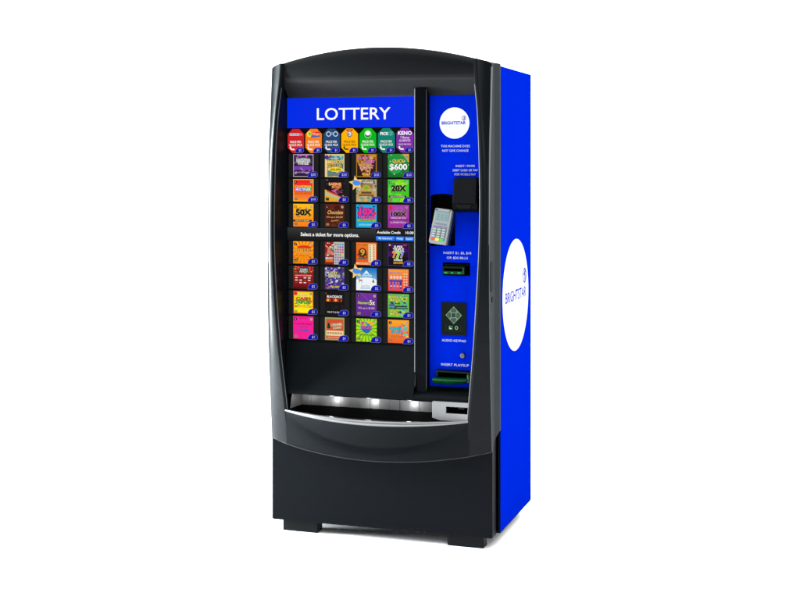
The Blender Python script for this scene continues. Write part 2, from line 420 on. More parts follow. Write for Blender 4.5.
# ---- touch screen
GY = 0.040
scr = box('touch_screen', -0.3975, 0.150, GY, GY+0.010, 0.735, 1.690, M_screen, R0)
def front(x, z, y=GY-0.0004, mat=glow, step=0.00012): return Art((x, y, z), (1, 0, 0), (0, 0, 1), mat, step)
a = front(0, 0, step=0.0005); a.rect(-0.3940, 1.5688, 0.1420, 1.6865, BLUE)
a.text('LOTTERY', -0.118, 1.6230, 0.0455, 0.302, WHITE, bold=0.010)
a.build('title_banner', scr)  # glow added so the banner blue does not darken under the cove
cells = front(0, 0, GY-0.0003, step=0.0003)
CX = [(-0.3682, -0.2833), (-0.2354, -0.1551), (-0.1063, -0.0228), (0.0224, 0.1070)]
RZ = [(1.4670, 1.3785), (1.3695, 1.2830), (1.2735, 1.1850), (1.1275, 1.0410), (1.0300, 0.9440), (0.9340, 0.8455), (0.8355, 0.7475)]
ps = []
for x0, x1 in CX:
    for z0, z1 in RZ: ps.append([(x0-0.019, z1-0.002), (x1+0.021, z1-0.002), (x1+0.021, z0+0.002), (x0-0.019, z0+0.002)])
cells.polys(ps, (27, 27, 27)); cells.build('menu_grid', scr)
NAVY = (10, 10, 160)
def bubble(a, s, xr_, zb, wd=0.030, ht=0.0155):
    """price bubble: rounded leaf shape at a tile's lower right"""
    def leaf(g):
        P = []
        for i in range(9): t = math.radians(90*i/8); P.append((xr_-ht*0.5+(ht*0.5+g)*math.cos(t-math.pi/2), zb+ht*0.5+(ht*0.5+g)*math.sin(t-math.pi/2)))
        for i in range(9): t = math.radians(90*i/8); P.append((xr_-ht*0.5+(ht*0.5+g)*math.cos(t), zb+ht*0.5+(ht*0.5+g)*math.sin(t)))
        for i in range(9): t = math.radians(90*i/8); P.append((xr_-wd+ht*0.9-(ht*0.9+g)*math.sin(t), zb+(ht+g)*math.cos(t) if i < 8 else zb-g))
        return P
    a.poly(leaf(0.0012), (120, 120, 170)); a.poly(leaf(0), NAVY)
    a.text(s, xr_-wd*0.42, zb+ht*0.5, ht*0.46, None, (190, 190, 215), bold=0.01)
# seven game tabs
tabs = [('red', (205, 32, 38), '$2'), ('orange', (245, 130, 20), '$5'), ('slate blue', (33, 70, 116), '$1'), ('yellow', (255, 178, 0), '$1'), ('bright green', (0, 180, 20), '$1'), ('teal', (8, 128, 112), '$1'), ('purple', (125, 45, 160), '$1')]
for i, (nm, c, pr) in enumerate(tabs):
    x0 = -0.3915 + 0.07465*i; wd = 0.0685; z0, z1 = 1.4720, 1.5655
    a = front(x0, z0); h = z1-z0; k = 0.020
    a.poly([(k, 0), (wd-k, 0), (wd, k), (wd, h-k), (wd-k, h), (k, h), (0, h-k), (0, k)], c)
    tc = (40, 30, 0) if i == 3 else (250, 245, 240)
    if i == 0:
        for j in range(5): a.ell(0.012+0.0085*j, h*0.77, 0.0048, 0.0048, (225, 225, 230)); a.ell(0.012+0.0085*j, h*0.77, 0.0026, 0.0026, (70, 70, 80))
        a.text('B', 0.058, h*0.77, 0.009, 0.008, (240, 150, 150))
    elif i == 1:
        a.ell(0.016, h*0.78, 0.010, 0.012, (250, 215, 60)); a.ell(0.018, h*0.79, 0.005, 0.007, (90, 190, 90)); a.poly([(0.024, h*0.70), (0.062, h*0.76), (0.060, h*0.89), (0.026, h*0.86)], (230, 50, 45)); a.poly([(0.022, h*0.63), (0.062, h*0.68), (0.061, h*0.73), (0.025, h*0.70)], (40, 90, 190))
        a.text('Mega', 0.044, h*0.80, 0.009, 0.030, (255, 190, 150))
    elif i == 2:
        a.ring(0.022, h*0.78, 0.010, 0.0028, (220, 230, 240), n=20); a.ring(0.051, h*0.78, 0.010, 0.0028, (220, 230, 240), n=20); a.rect(0.033, h*0.75, 0.040, h*0.78, (120, 170, 220)); a.text('5', 0.0365, h*0.81, .008, .006, (150, 190, 230))
    elif i == 3:
        a.poly([(0.018, h*0.97), (0.050, h*0.97), (0.044, h*0.88), (0.034, h*0.93), (0.024, h*0.88)], (215, 60, 20)); a.ell(0.034, h*0.77, 0.011, 0.012, (110, 110, 120)); a.ell(0.034, h*0.78, 0.008, 0.008, (215, 215, 220)); a.ell(0.031, h*0.76, 0.003, 0.003, (80, 80, 90))
    elif i == 4:
        a.ell(0.034, h*0.76, 0.015, 0.016, (120, 215, 120)); a.ell(0.034, h*0.76, 0.0115, 0.012, (60, 110, 70)); a.ell(0.034, h*0.80, 0.0105, 0.0085, (250, 250, 250))
    elif i == 5:
        a.text('PICK', 0.027, h*0.78, 0.011, 0.034, WHITE, bold=0.03); a.ring(0.053, h*0.79, 0.009, 0.002, (90, 180, 165), n=20); a.text('3', 0.053, h*0.79, 0.010, 0.006, (140, 210, 200))
    else:
        a.text('KENO', 0.034, h*0.80, 0.0135, 0.055, WHITE, bold=0.03); a.text('7 Bonus', 0.034, h*0.62, 0.0085, 0.036, (240, 225, 245)); a.text('10 SPOTS', 0.034, h*0.49, 0.0085, 0.044, (240, 225, 245))
        a.text('PRICE PER PICK', 0.034, h*0.34, 0.006, 0.050, (230, 210, 240))
    if i < 6:
        a.text('PRICE PER', wd/2, h*0.46, 0.0085, 0.046, tc, bold=0.012); a.text('QUICK PICK', wd/2, h*0.33, 0.0085, 0.056, tc, bold=0.012)
    a.ring(0.020, 0.021, 0.010, 0.005, tc, n=12, a0=150, a1=320); a.ell(0.0115, 0.020, 0.0030, 0.0035, tc); a.ell(0.0265, 0.0135, 0.0035, 0.003, tc)
    bubble(a, pr, wd-0.001, 0.0015, wd=0.034, ht=0.018)
    a.build('game_tab', scr, nm+' game tab on the screen')

# ticket tiles.  W,H in unit tile space 0..1
prices = ['$30', '$20', '$20', '$20', '$10', '$5', '$5', '$5', '$5', '$5', '$5', '$5', '$3', '$3', '$3', '$2', '$2', '$2', '$2', '$2', '$2', '$1', '$1', '$1', '$1', '$1', '$1', '$1']
def tile(idx):
    r, c = divmod(idx, 4); x0, x1 = CX[c]; z1, z0 = RZ[r]; Wd, H = x1-x0, z1-z0
    a = front(x0, z0); rnd = random.Random(idx*13+5)
    def X(u): return u*Wd
    def Zv(v): return v*H
    def rect(u0, v0, u1, v1, col): a.rect(X(u0), Zv(v0), X(u1), Zv(v1), col)
    def txt(s, u, v, h, wd, col, **k): a.text(s, X(u), Zv(v), h*H, wd*Wd, col, **k)
    def otxt(s, u, v, h, wd, col, oc, **k):
        k = dict(k); k['bold'] = k.get('bold', 0.022); kk = dict(k); kk['bold'] = 0.075; a.text(s, X(u), Zv(v), h*H, wd*Wd*1.03, oc, **kk); a.text(s, X(u), Zv(v), h*H, wd*Wd, col, **k)
    def grad(c0, c1, v0=0, v1=1, n=8, u0=0, u1=1):
        for i in range(n):
            t = i/(n-1); rect(u0, v0+(v1-v0)*i/n, u1, v0+(v1-v0)*(i+1)/n, tuple(int(p+(q-p)*t) for p, q in zip(c0, c1))); a.k -= 1
        a.k += 1
    def ell(u, v, ru, rv, col): a.poly([(X(min(1, max(0, u+ru*math.cos(.314*q)))), Zv(min(1, max(0, v+rv*math.sin(.314*q))))) for q in range(20)], col)
    def conf(n, cols, s0=.02, s1=.07, b=(0, 0, 1, 1)): a.confetti(X(b[0]), Zv(b[1]), X(b[2]), Zv(b[3]), n, cols, s0*Wd, s1*Wd, rnd)
    def badge(col=(25, 20, 25)): ell(0.11, 0.87, 0.075, 0.07, col); txt('1', 0.11, 0.87, 0.06, 0.03, (200, 200, 200)); rect(0.84, 0.83, 0.95, 0.93, (170, 165, 150)); rect(0.06, 0.06, 0.22, 0.17, (150, 120, 90))
    def rays(col, n=14, cu=.5, cv=.5):
        ps = []
        for i in range(n):
            t0 = 2*math.pi*i/n; t1 = t0+math.pi/n; q = []
            for t in (t0, t1):
                m = min(abs((1-cu if math.cos(t) > 0 else cu)/(math.cos(t)+1e-9)), abs((1-cv if math.sin(t) > 0 else cv)/(math.sin(t)+1e-9))); q.append((X(cu+m*math.cos(t)), Zv(cv+m*math.sin(t))))
            ps.append([(X(cu), Zv(cv))]+q)
        a.polys(ps, col)
    L = ''
    if idx == 0:
        rect(0, 0, 1, 1, (185, 175, 190)); rect(.03, .03, .97, .97, (45, 25, 60)); conf(40, [(130, 60, 160), (70, 70, 80), (190, 100, 190)], .03, .08, (.03, .55, .97, .97)); rect(.03, .30, .97, .48, (120, 60, 170)); conf(20, [(50, 20, 80), (170, 110, 200)], .03, .07, (.03, .12, .97, .48))
        ell(.5, .68, .42, .20, (60, 60, 65)); ell(.5, .69, .36, .15, (165, 165, 170)); otxt('CALIFORNIA', .5, .76, .10, .70, (235, 235, 240), (30, 30, 30)); otxt('TITLE', .5, .62, .15, .55, (240, 240, 240), (30, 30, 30)); txt('WIN UP TO $10,000,000', .45, .20, .06, .7, (210, 190, 220)); rect(.2, .93, .8, .97, (200, 90, 190)); L = 'silver on purple'
    elif idx == 1:
        rect(0, 0, 1, 1, (235, 205, 140)); rect(.12, .02, .95, .93, (70, 140, 150)); conf(60, [(40, 110, 130), (150, 200, 190), (220, 200, 130), (90, 80, 60)], .04, .10, (.12, .02, .97, .95)); otxt('MILLION', .55, .66, .16, .75, (245, 215, 110), (120, 70, 20)); otxt('DOLLAR', .50, .50, .14, .70, (230, 180, 60), (110, 60, 20)); ell(.55, .33, .38, .10, (250, 220, 40)); txt('$20,000', .55, .33, .09, .55, (90, 40, 20), bold=.03); txt('WIN UP TO', .5, .80, .06, .4, WHITE); rect(.15, .04, .8, .18, (110, 120, 110)); ell(.10, .86, .11, .10, (85, 40, 140)); L = 'teal and gold'
    elif idx == 2:
        rect(0, 0, 1, 1, (175, 120, 40)); rect(.04, .04, .96, .96, (195, 140, 50)); conf(70, [(225, 175, 80), (150, 90, 25), (110, 60, 25), (60, 30, 20)], .04, .11, (.04, .04, .96, .96)); a.poly([(X(.04), Zv(.04)), (X(.35), Zv(.04)), (X(.04), Zv(.7))], (45, 25, 20)); a.poly([(X(.96), Zv(.04)), (X(.65), Zv(.04)), (X(.80), Zv(.75)), (X(.96), Zv(.7))], (50, 25, 25)); otxt('LUCKY', .42, .82, .12, .62, (230, 130, 210), (90, 30, 80)); otxt('GOLD', .66, .68, .12, .48, (225, 120, 200), (90, 30, 80)); otxt('WIN UP TO', .5, .50, .07, .7, (245, 170, 190), (90, 30, 40)); otxt('$5 MILLION', .5, .41, .08, .62, (250, 180, 190), (90, 30, 40)); conf(10, [(220, 90, 160), (240, 190, 90)], .03, .06, (.3, .1, .7, .34)); L = 'brown and gold'
    elif idx == 3:
        grad((20, 110, 45), (30, 150, 60)); conf(40, [(120, 200, 130), (15, 80, 35), (200, 230, 200)], .02, .05); ell(.35, .45, .35, .3, (40, 165, 70)); a.poly([(X(.68), Zv(1)), (X(1), Zv(1)), (X(1), Zv(.62))], (215, 165, 60)); ell(.88, .86, .09, .08, (150, 150, 140)); otxt('QUICK', .5, .70, .15, .55, (240, 200, 90), (90, 60, 15)); otxt('$600', .5, .45, .24, .84, (250, 250, 250), (15, 30, 15), bold=.03); L = 'green with white numbers'
    elif idx == 4:
        rect(0, 0, 1, 1, (245, 215, 30)); grad((250, 140, 40), (240, 30, 35), .03, .97, 10, .03, .97); badge(); otxt('CALIFORNIA', .5, .67, .10, .80, (250, 225, 90), (200, 60, 20)); rect(.10, .47, .90, .62, (60, 90, 190)); rect(.10, .47, .35, .62, (190, 60, 170)); rect(.62, .47, .90, .62, (60, 170, 90)); txt('MULTIPLIER', .5, .545, .10, .74, (225, 230, 250), bold=.03); txt('$200 WITH AMPLIFIED', .5, .36, .07, .78, (60, 110, 30)); L = 'red and orange rainbow'
    elif idx == 5:
        rect(0, 0, 1, 1, (22, 18, 20)); conf(30, [(200, 150, 40), (90, 80, 80), (60, 40, 40)], .03, .08); a.poly([(X(0), Zv(.55)), (X(1), Zv(.12)), (X(1), Zv(0)), (X(0), Zv(0))], (225, 165, 40)); a.poly([(X(0), Zv(.50)), (X(1), Zv(.15)), (X(1), Zv(.02)), (X(0), Zv(.30))], (190, 185, 130)); a.poly([(X(.1), Zv(.45)), (X(.8), Zv(.2)), (X(.8), Zv(.25)), (X(.12), Zv(.52))], (225, 60, 50)); otxt('RAISING', .52, .79, .12, .62, (250, 190, 130), (180, 60, 20)); otxt('MONEY', .62, .66, .11, .50, (240, 150, 80), (160, 50, 20)); a.poly([(X(.32), Zv(.5)), (X(.6), Zv(.58)), (X(.92), Zv(.42)), (X(.6), Zv(.36))], (200, 90, 140)); ell(.70, .45, .14, .08, (90, 40, 70)); rect(.05, .05, .22, .18, (60, 45, 20)); L = 'black and gold'
    elif idx == 6:
        rect(0, 0, 1, 1, (175, 160, 120)); conf(50, [(130, 125, 115), (200, 190, 160), (90, 90, 90)], .04, .09); rect(.10, .80, .90, .94, (50, 50, 50)); txt('10 WINNER', .5, .87, .09, .72, (230, 225, 210), bold=.03); rect(.22, .62, .80, .78, (160, 110, 50)); ell(.5, .62, .20, .13, (190, 170, 60)); ell(.5, .63, .14, .08, (130, 170, 40)); rect(.10, .33, .90, .50, (200, 145, 65)); rect(.14, .26, .86, .34, (130, 85, 40)); rect(.25, .37, .75, .46, (90, 70, 55))
        for j in range(5): rect(.06+.18*j, .05, .20+.18*j, .16, (120, 180, 90) if j % 2 else (220, 170, 80))
        L = 'stone grey with gold machine'
    elif idx == 7:
        grad((70, 190, 20), (60, 205, 60)); conf(14, [(90, 215, 60), (140, 225, 30)], .1, .25); badge((40, 120, 40)); conf(26, [(80, 130, 60), (180, 210, 150)], .03, .08, (.14, .42, .92, .84)); otxt('20X', .52, .62, .24, .74, (25, 30, 20), (190, 205, 120), bold=.06); rect(.06, .21, .88, .29, (20, 40, 15)); txt('WIN UP TO $300,000', .45, .25, .05, .68, (220, 240, 200)); L = 'bright green twenty times'
    elif idx == 8:
        grad((250, 130, 10), (255, 190, 25)); badge((190, 110, 20)); conf(26, [(150, 140, 110), (120, 90, 60)], .03, .08, (.14, .42, .92, .86)); otxt('50X', .52, .63, .24, .80, (30, 25, 15), (230, 205, 110), bold=.06); rect(.0, .22, .92, .30, (50, 30, 15)); txt('WIN UP TO $500,000', .45, .26, .05, .70, (250, 220, 180)); L = 'amber fifty times'
    elif idx == 9:
        grad((75, 28, 14), (100, 28, 18)); conf(12, [(90, 45, 25), (70, 22, 12)], .1, .25); badge(); txt('Chocolate', .52, .65, .16, .80, (225, 185, 110), bold=.015, slant=.25); txt('Win up to $20,000', .5, .44, .07, .84, (215, 170, 110)); txt('Scented', .5, .29, .07, .36, (215, 170, 90), slant=.3, rot=.12); L = 'chocolate brown'
    elif idx == 10:
        rect(0, 0, 1, 1, (30, 170, 215)); conf(36, [(150, 50, 160), (20, 60, 150), (60, 200, 220)], .04, .10, (.02, .4, .98, .98)); rect(.08, .38, .9, .86, (25, 90, 170)); otxt('10X', .52, .70, .26, .70, (255, 45, 150), (120, 10, 90), bold=.04); otxt('THE CASH', .52, .45, .13, .78, (255, 90, 170), (130, 10, 90)); rect(.06, .28, .94, .36, (150, 180, 40)); txt('WIN UP TO', .5, .32, .05, .6, (30, 60, 20)); ell(.10, .62, .07, .07, (225, 40, 60)); ell(.92, .62, .07, .07, (225, 40, 60)); txt('$250,000', .45, .13, .06, .6, (180, 230, 240)); L = 'cyan with pink numbers'
    elif idx == 11:
        grad((150, 45, 150), (170, 65, 170)); ell(.5, .55, .4, .35, (175, 75, 175)); ell(.12, .87, .10, .09, (235, 30, 45)); rect(.84, .84, .94, .93, (140, 140, 120)); conf(20, [(150, 110, 150), (110, 80, 100)], .03, .07, (.14, .48, .90, .82)); otxt('100X', .52, .60, .17, .76, (40, 30, 30), (190, 185, 120), bold=.06); rect(.04, .33, .96, .38, (90, 30, 90)); txt('WIN UP TO', .5, .43, .06, .7, (225, 200, 225)); txt('$1,000,000 TODAY', .5, .24, .06, .76, (225, 190, 225)); L = 'magenta hundred times'
    elif idx == 12:
        grad((240, 150, 10), (255, 175, 20)); rays((245, 120, 15), 16, .5, .55); badge(); ell(.55, .72, .35, .10, (225, 50, 20)); otxt('LOTERIA', .5, .60, .15, .84, (130, 60, 15), (250, 215, 90)); otxt('WIN UP TO $75,000', .5, .45, .07, .76, (225, 60, 30), (250, 200, 90)); txt('PLAY MORE CARDS', .5, .36, .06, .66, (215, 70, 30)); conf(16, [(140, 110, 30), (110, 50, 20)], .03, .06, (.03, .05, .25, .28)); conf(12, [(140, 110, 30), (110, 50, 20)], .03, .06, (.75, .15, .97, .32)); L = 'amber sunburst'
    elif idx == 13:
        rect(0, 0, 1, 1, (190, 185, 180)); rect(0, 0, .47, 1, (140, 25, 25)); conf(40, [(60, 170, 150), (225, 60, 60), (230, 200, 170)], .04, .09, (0, .36, .47, 1)); otxt('5', .22, .62, .22, .2, (240, 90, 90), (60, 190, 160)); otxt('BINGO', .23, .27, .10, .38, (240, 240, 240), (20, 10, 10)); rect(.04, .10, .42, .20, (225, 110, 30))
        cs = [(225, 60, 60), (60, 150, 200), (235, 200, 60), (150, 70, 170), (60, 170, 110), (130, 130, 130)]
        for p in range(8):
            for q in range(4): rect(.52+.12*q, .05+.115*p, .60+.12*q, .12+.115*p, rnd.choice(cs)); a.k -= 1
        a.k += 1; L = 'game board in two halves'
    elif idx == 14:
        grad((235, 90, 25), (245, 110, 30)); rect(.60, .15, .95, .93, (240, 225, 180)); 
        for p in range(9): rect(.64, .20+.08*p, .73, .25+.08*p, (120, 175, 120)); rect(.82, .20+.08*p, .91, .25+.08*p, (215, 90, 80))
        otxt('DOUBLE', .32, .90, .10, .52, (110, 40, 15), (240, 180, 60)); conf(14, [(60, 50, 15), (120, 60, 20)], .05, .09, (.06, .3, .56, .5)); ell(.32, .56, .20, .20, (80, 45, 15)); otxt('9', .32, .57, .26, .22, (220, 170, 60), (60, 40, 10)); rect(.10, .25, .52, .33, (110, 90, 90)); rect(0, .03, 1, .12, (245, 190, 140)); txt('WIN UP TO $50,000', .5, .075, .05, .7, (120, 40, 20)); L = 'orange with white list'
    elif idx == 15:
        rect(0, 0, 1, 1, (70, 30, 120)); rect(.03, .03, .97, .97, (35, 10, 50)); conf(12, [(80, 15, 90), (60, 10, 80)], .08, .2, (.03, .4, .97, .97)); rect(.03, .03, .97, .40, (15, 8, 20)); ell(.09, .91, .04, .04, (230, 210, 40)); rect(.72, .89, .9, .94, (190, 50, 90)); otxt('SUPER', .5, .84, .10, .42, (245, 245, 240), (60, 20, 80)); otxt('TRIPLE', .5, .72, .12, .52, (245, 245, 240), (60, 20, 80)); otxt('7', .32, .50, .24, .20, (240, 80, 60), (250, 235, 120)); otxt('7', .68, .50, .24, .20, (60, 120, 230), (250, 235, 120)); otxt('7', .5, .48, .32, .26, (120, 210, 60), (250, 245, 160)); otxt('DOUBLER', .5, .26, .08, .42, (250, 250, 250), (40, 20, 40)); txt('$20,000', .5, .14, .08, .46, (235, 170, 30), bold=.03); L = 'dark violet with sevens'
    elif idx == 16:
        grad((120, 15, 20), (150, 25, 28)); conf(26, [(230, 60, 60), (220, 170, 60), (90, 110, 30)], .04, .10, (0, .65, 1, 1)); a.poly([(X(.22), Zv(.72)), (X(.35), Zv(.98)), (X(.80), Zv(.94)), (X(.76), Zv(.70))], (55, 50, 60)); otxt('CASH', .52, .86, .09, .36, (235, 235, 235), (20, 20, 20)); otxt('FRENZY', .52, .76, .08, .40, (220, 220, 220), (20, 20, 20)); rect(.06, .55, .95, .63, (190, 50, 45)); txt('WIN UP TO $20,000', .5, .59, .05, .8, (240, 200, 180))
        for p in range(3):
            for q in range(4): rect(.10+.21*q, .24+.11*p, .23+.21*q, .29+.11*p, (235, 215, 210) if (p+q) % 3 else (190, 40, 40)); a.k -= 1
        a.k += 1; rect(.04, .02, .96, .07, (60, 20, 20)); L = 'dark red'
    elif idx == 17:
        rect(0, 0, 1, 1, (70, 50, 130)); conf(120, [(160, 150, 200), (40, 25, 100), (200, 200, 230), (110, 120, 40), (90, 60, 170)], .04, .09); otxt('LUCKY', .42, .74, .13, .46, (240, 235, 120), (40, 30, 60)); otxt('SCRATCH', .48, .60, .13, .60, (240, 240, 200), (40, 30, 60)); ell(.22, .10, .05, .05, (240, 60, 60)); otxt('$2,000', .55, .12, .09, .4, (230, 210, 60), (40, 40, 30)); L = 'violet confetti'
    elif idx == 18:
        grad((225, 238, 248), (30, 115, 190), 0, 1, 14); ell(.5, .30, .7, .28, (238, 244, 248)); rect(0, 0, 1, .35, (236, 243, 248)); a.poly([(X(.25), Zv(.62)), (X(.5), Zv(.90)), (X(.76), Zv(.62))], (110, 175, 220)); a.poly([(X(.33), Zv(.70)), (X(.5), Zv(.90)), (X(.67), Zv(.70)), (X(.5), Zv(.77))], (235, 245, 250)); txt('WINTER', .52, .66, .08, .5, (240, 248, 252), slant=.2)
        rect(.14, .42, .30, .48, (165, 95, 60)); rect(.15, .32, .175, .43, (165, 95, 60)); rect(.265, .32, .29, .43, (165, 95, 60)); rect(.12, .46, .16, .57, (165, 95, 60)); a.poly([(X(.78), Zv(.36)), (X(.90), Zv(.36)), (X(.84), Zv(.55))], (40, 120, 80)); txt('WIN UP TO', .45, .20, .06, .4, (80, 150, 190)); txt('$20,000', .45, .11, .07, .46, (70, 140, 185)); L = 'winter scene'
    elif idx == 19:
        rect(0, 0, 1, 1, (60, 40, 130)); grad((240, 70, 40), (245, 150, 40), .02, .98, 8, .02, .98)
        for j, cc in enumerate([(90, 70, 190), (70, 100, 200), (160, 80, 170), (60, 50, 140)]):
            u = .16+.15*j; rect(u-.05, .12, u+.05, .52, cc); rect(u-.10, .42, u+.10, .50, (90, 60, 150)); ell(u, .62, .06, .08, (230, 200, 190)); rect(u-.04, .20, u+.04, .26, (240, 180, 180))
        otxt('MONEY PALS', .38, .82, .10, .55, (110, 90, 180), (245, 190, 90))
        for p in range(6): ell(.78, .18+.12*p, .035, .03, (240, 215, 190)); ell(.90, .18+.12*p, .035, .03, (240, 215, 190))
        L = 'orange with violet figures'
    elif idx == 20:
        rect(0, 0, 1, 1, (215, 55, 25)); grad((255, 235, 20), (235, 215, 40), .04, .96, 6, .04, .96); ell(.12, .88, .09, .08, (230, 40, 50)); rect(.82, .83, .93, .93, (150, 150, 130)); conf(24, [(60, 170, 50), (235, 120, 30), (245, 240, 120)], .04, .10, (.06, .28, .95, .8)); otxt('SUPER', .5, .80, .08, .4, (245, 120, 40), (250, 240, 200)); otxt('CASH', .5, .66, .13, .72, (230, 90, 30), (60, 50, 20)); otxt('TRIPLER', .5, .52, .13, .76, (70, 180, 60), (40, 60, 20)); txt('WIN UP TO $10,000', .5, .32, .08, .86, (215, 60, 30), bold=.03); rect(.06, .05, .22, .15, (150, 170, 60)); L = 'yellow with green title'
    elif idx == 21:
        rect(0, 0, 1, 1, (18, 16, 16)); ell(.05, .93, .03, .03, (230, 30, 40)); txt('BLACKJACK', .5, .80, .10, .80, (240, 235, 235), bold=.03, slant=.1); rect(.06, .58, .88, .70, (215, 45, 25))
        for j in range(4): ell(.16+.20*j, .64, .06, .055, (60, 25, 15) if j % 2 else (245, 180, 60))
        conf(10, [(35, 32, 32), (28, 26, 26)], .05, .1, (.05, .2, .95, .5)); txt('WIN UP TO $1,000', .42, .12, .07, .6, (215, 215, 215)); L = 'black and red'
    elif idx == 22:
        grad((95, 40, 140), (115, 48, 155)); badge(); a.poly([(X(.2), Zv(1)), (X(.3), Zv(1)), (X(.9), Zv(.4)), (X(.9), Zv(.35))], (125, 60, 165)); otxt('Numero', .36, .58, .12, .56, (190, 220, 110), (60, 30, 80), slant=.1); otxt('5x', .79, .60, .20, .26, (240, 240, 220), (60, 30, 80)); txt('Win up to $5,000', .5, .35, .08, .80, (205, 190, 225)); L = 'plain purple'
    elif idx == 23:
        rect(0, 0, 1, 1, (110, 190, 70)); conf(80, [(50, 150, 170), (30, 60, 90), (190, 220, 60), (100, 160, 200)], .04, .09, (.03, .03, .97, .97)); rect(.04, .36, .96, .41, (30, 70, 60)); otxt('WORD', .30, .86, .10, .40, (235, 225, 60), (20, 40, 60)); otxt('MATCH', .34, .74, .10, .46, (235, 225, 60), (20, 40, 60)); rect(.06, .46, .35, .56, (90, 100, 130)); rect(.40, .44, .92, .50, (30, 60, 50)); otxt('WORD', .30, .26, .10, .40, (235, 225, 60), (20, 40, 60)); otxt('MATCH', .34, .14, .10, .46, (235, 225, 60), (20, 40, 60)); ell(.52, .60, .07, .05, (40, 120, 50)); otxt('X Y', .78, .80, .2, .3, (220, 230, 60), (30, 60, 60)); L = 'green and teal crossword'
    elif idx == 24:
        rect(0, 0, 1, 1, (245, 30, 150)); badge(); txt("'A' LOTTERY TICKET", .5, .66, .065, .84, (60, 20, 60), bold=.02); txt('THAT IS', .52, .53, .055, .4, (70, 50, 120)); otxt('$1,000', .52, .39, .11, .50, (30, 110, 200), (110, 20, 120)); rect(.3, .91, .7, .94, (190, 30, 120)); L = 'plain hot pink'
    elif idx == 25:
        rect(0, 0, 1, 1, (150, 160, 95)); rect(.07, .06, .95, .93, (210, 80, 45)); rect(.07, .20, .95, .42, (235, 220, 170)); 
        for j in range(6): ell(.16+.135*j, .31, .055, .055, (170, 90, 50)); ell(.16+.135*j, .31, .025, .025, (225, 200, 140))
        a.poly([(X(.12), Zv(.55)), (X(.16), Zv(.78)), (X(.26), Zv(.72)), (X(.30), Zv(.54)), (X(.2), Zv(.5))], (25, 50, 40)); otxt('CARAMEL', .60, .70, .11, .62, (225, 225, 180), (60, 90, 70), slant=.2, rot=.1); otxt('CORN', .62, .56, .10, .42, (225, 225, 180), (60, 90, 70), slant=.2, rot=.1); txt('WIN UP TO $1,000', .48, .13, .06, .66, (240, 200, 180)); L = 'rust with olive border'
    elif idx == 26:
        rect(0, 0, 1, 1, (190, 225, 20)); rays((90, 190, 30), 18, .5, .55); badge(); conf(18, [(225, 60, 150), (40, 140, 210), (240, 180, 40)], .08, .15, (.2, .5, .8, .9)); a.poly([(X(.20), Zv(.66)), (X(.80), Zv(.70)), (X(.66), Zv(.42)), (X(.5), Zv(.36)), (X(.32), Zv(.44))], (40, 100, 180)); otxt('HOT CASH', .5, .62, .12, .50, (250, 90, 140), (30, 40, 110)); txt('WIN UP TO $500', .5, .30, .07, .70, (40, 90, 20), bold=.03); L = 'lime starburst'
    else:
        grad((240, 100, 40), (250, 165, 40)); badge(); conf(34, [(240, 110, 170), (250, 200, 60), (220, 80, 90), (90, 190, 160)], .04, .10, (.55, .25, .97, .85)); otxt('SUMMER', .36, .63, .13, .58, (40, 190, 200), (20, 90, 140), slant=.1); otxt('SPLASH', .40, .48, .12, .50, (40, 190, 200), (20, 90, 140), slant=.1); ell(.88, .38, .07, .06, (130, 200, 160)); txt('WIN UP TO $500', .46, .29, .06, .66, (130, 110, 30), bold=.02); L = 'orange with turquoise title'
    bubble(a, prices[idx], Wd+0.017, -0.001, wd=0.040, ht=0.0205)
    if idx in (6, 18):
        a.star(0.0, H*0.84, 0.030, 0.014, 5, (245, 205, 110), rot=100)
        a.poly([(-0.015, H*0.84), (-0.006, H*0.74), (0.010, H*0.72), (0.020, H*0.82), (0.014, H*0.93), (-0.010, H*0.98)], (70, 140, 240))
    a.build('ticket_button', scr, L+' ticket picture')
for i in range(28): tile(i)
# message bar
a = front(0, 0, step=0.0003)
for i in range(10):
    t = i/9; c = int(52*(1-t)+22*t); a.rect(-0.3930, 1.1805-0.0048*(i+1), 0.1310, 1.1805-0.0048*i, (c, c, c)); a.k -= 1
a.k += 1
a.text('Select a ticket for more options.', -0.3370, 1.1555, 0.0135, 0.2420, WHITE, bold=0.02, align='L')
a.rect(-0.0255, 1.1355, 0.1310, 1.1790, (22, 22, 22))
a.text('Available Credit', -0.0215, 1.1680, 0.0100, 0.0950, WHITE, bold=0.015, align='L'); a.text('10.00', 0.1255, 1.1680, 0.0095, 0.0320, WHITE, bold=0.015, align='R')
for x0, x1, s in ((-0.0250, 0.0510, 'My Selections'), (0.0545, 0.0880, 'Help'), (0.0915, 0.1268, 'Español')):
    a.rect(x0, 1.1365, x1, 1.1530, (20, 110, 235)); a.rect(x0+.001, 1.1450, x1-.001, 1.1525, (50, 140, 255)); a.text(s, (x0+x1)/2, 1.1450, 0.0065, (x1-x0)*0.72, (235, 245, 255), bold=0.01)
a.build('message_bar', scr)

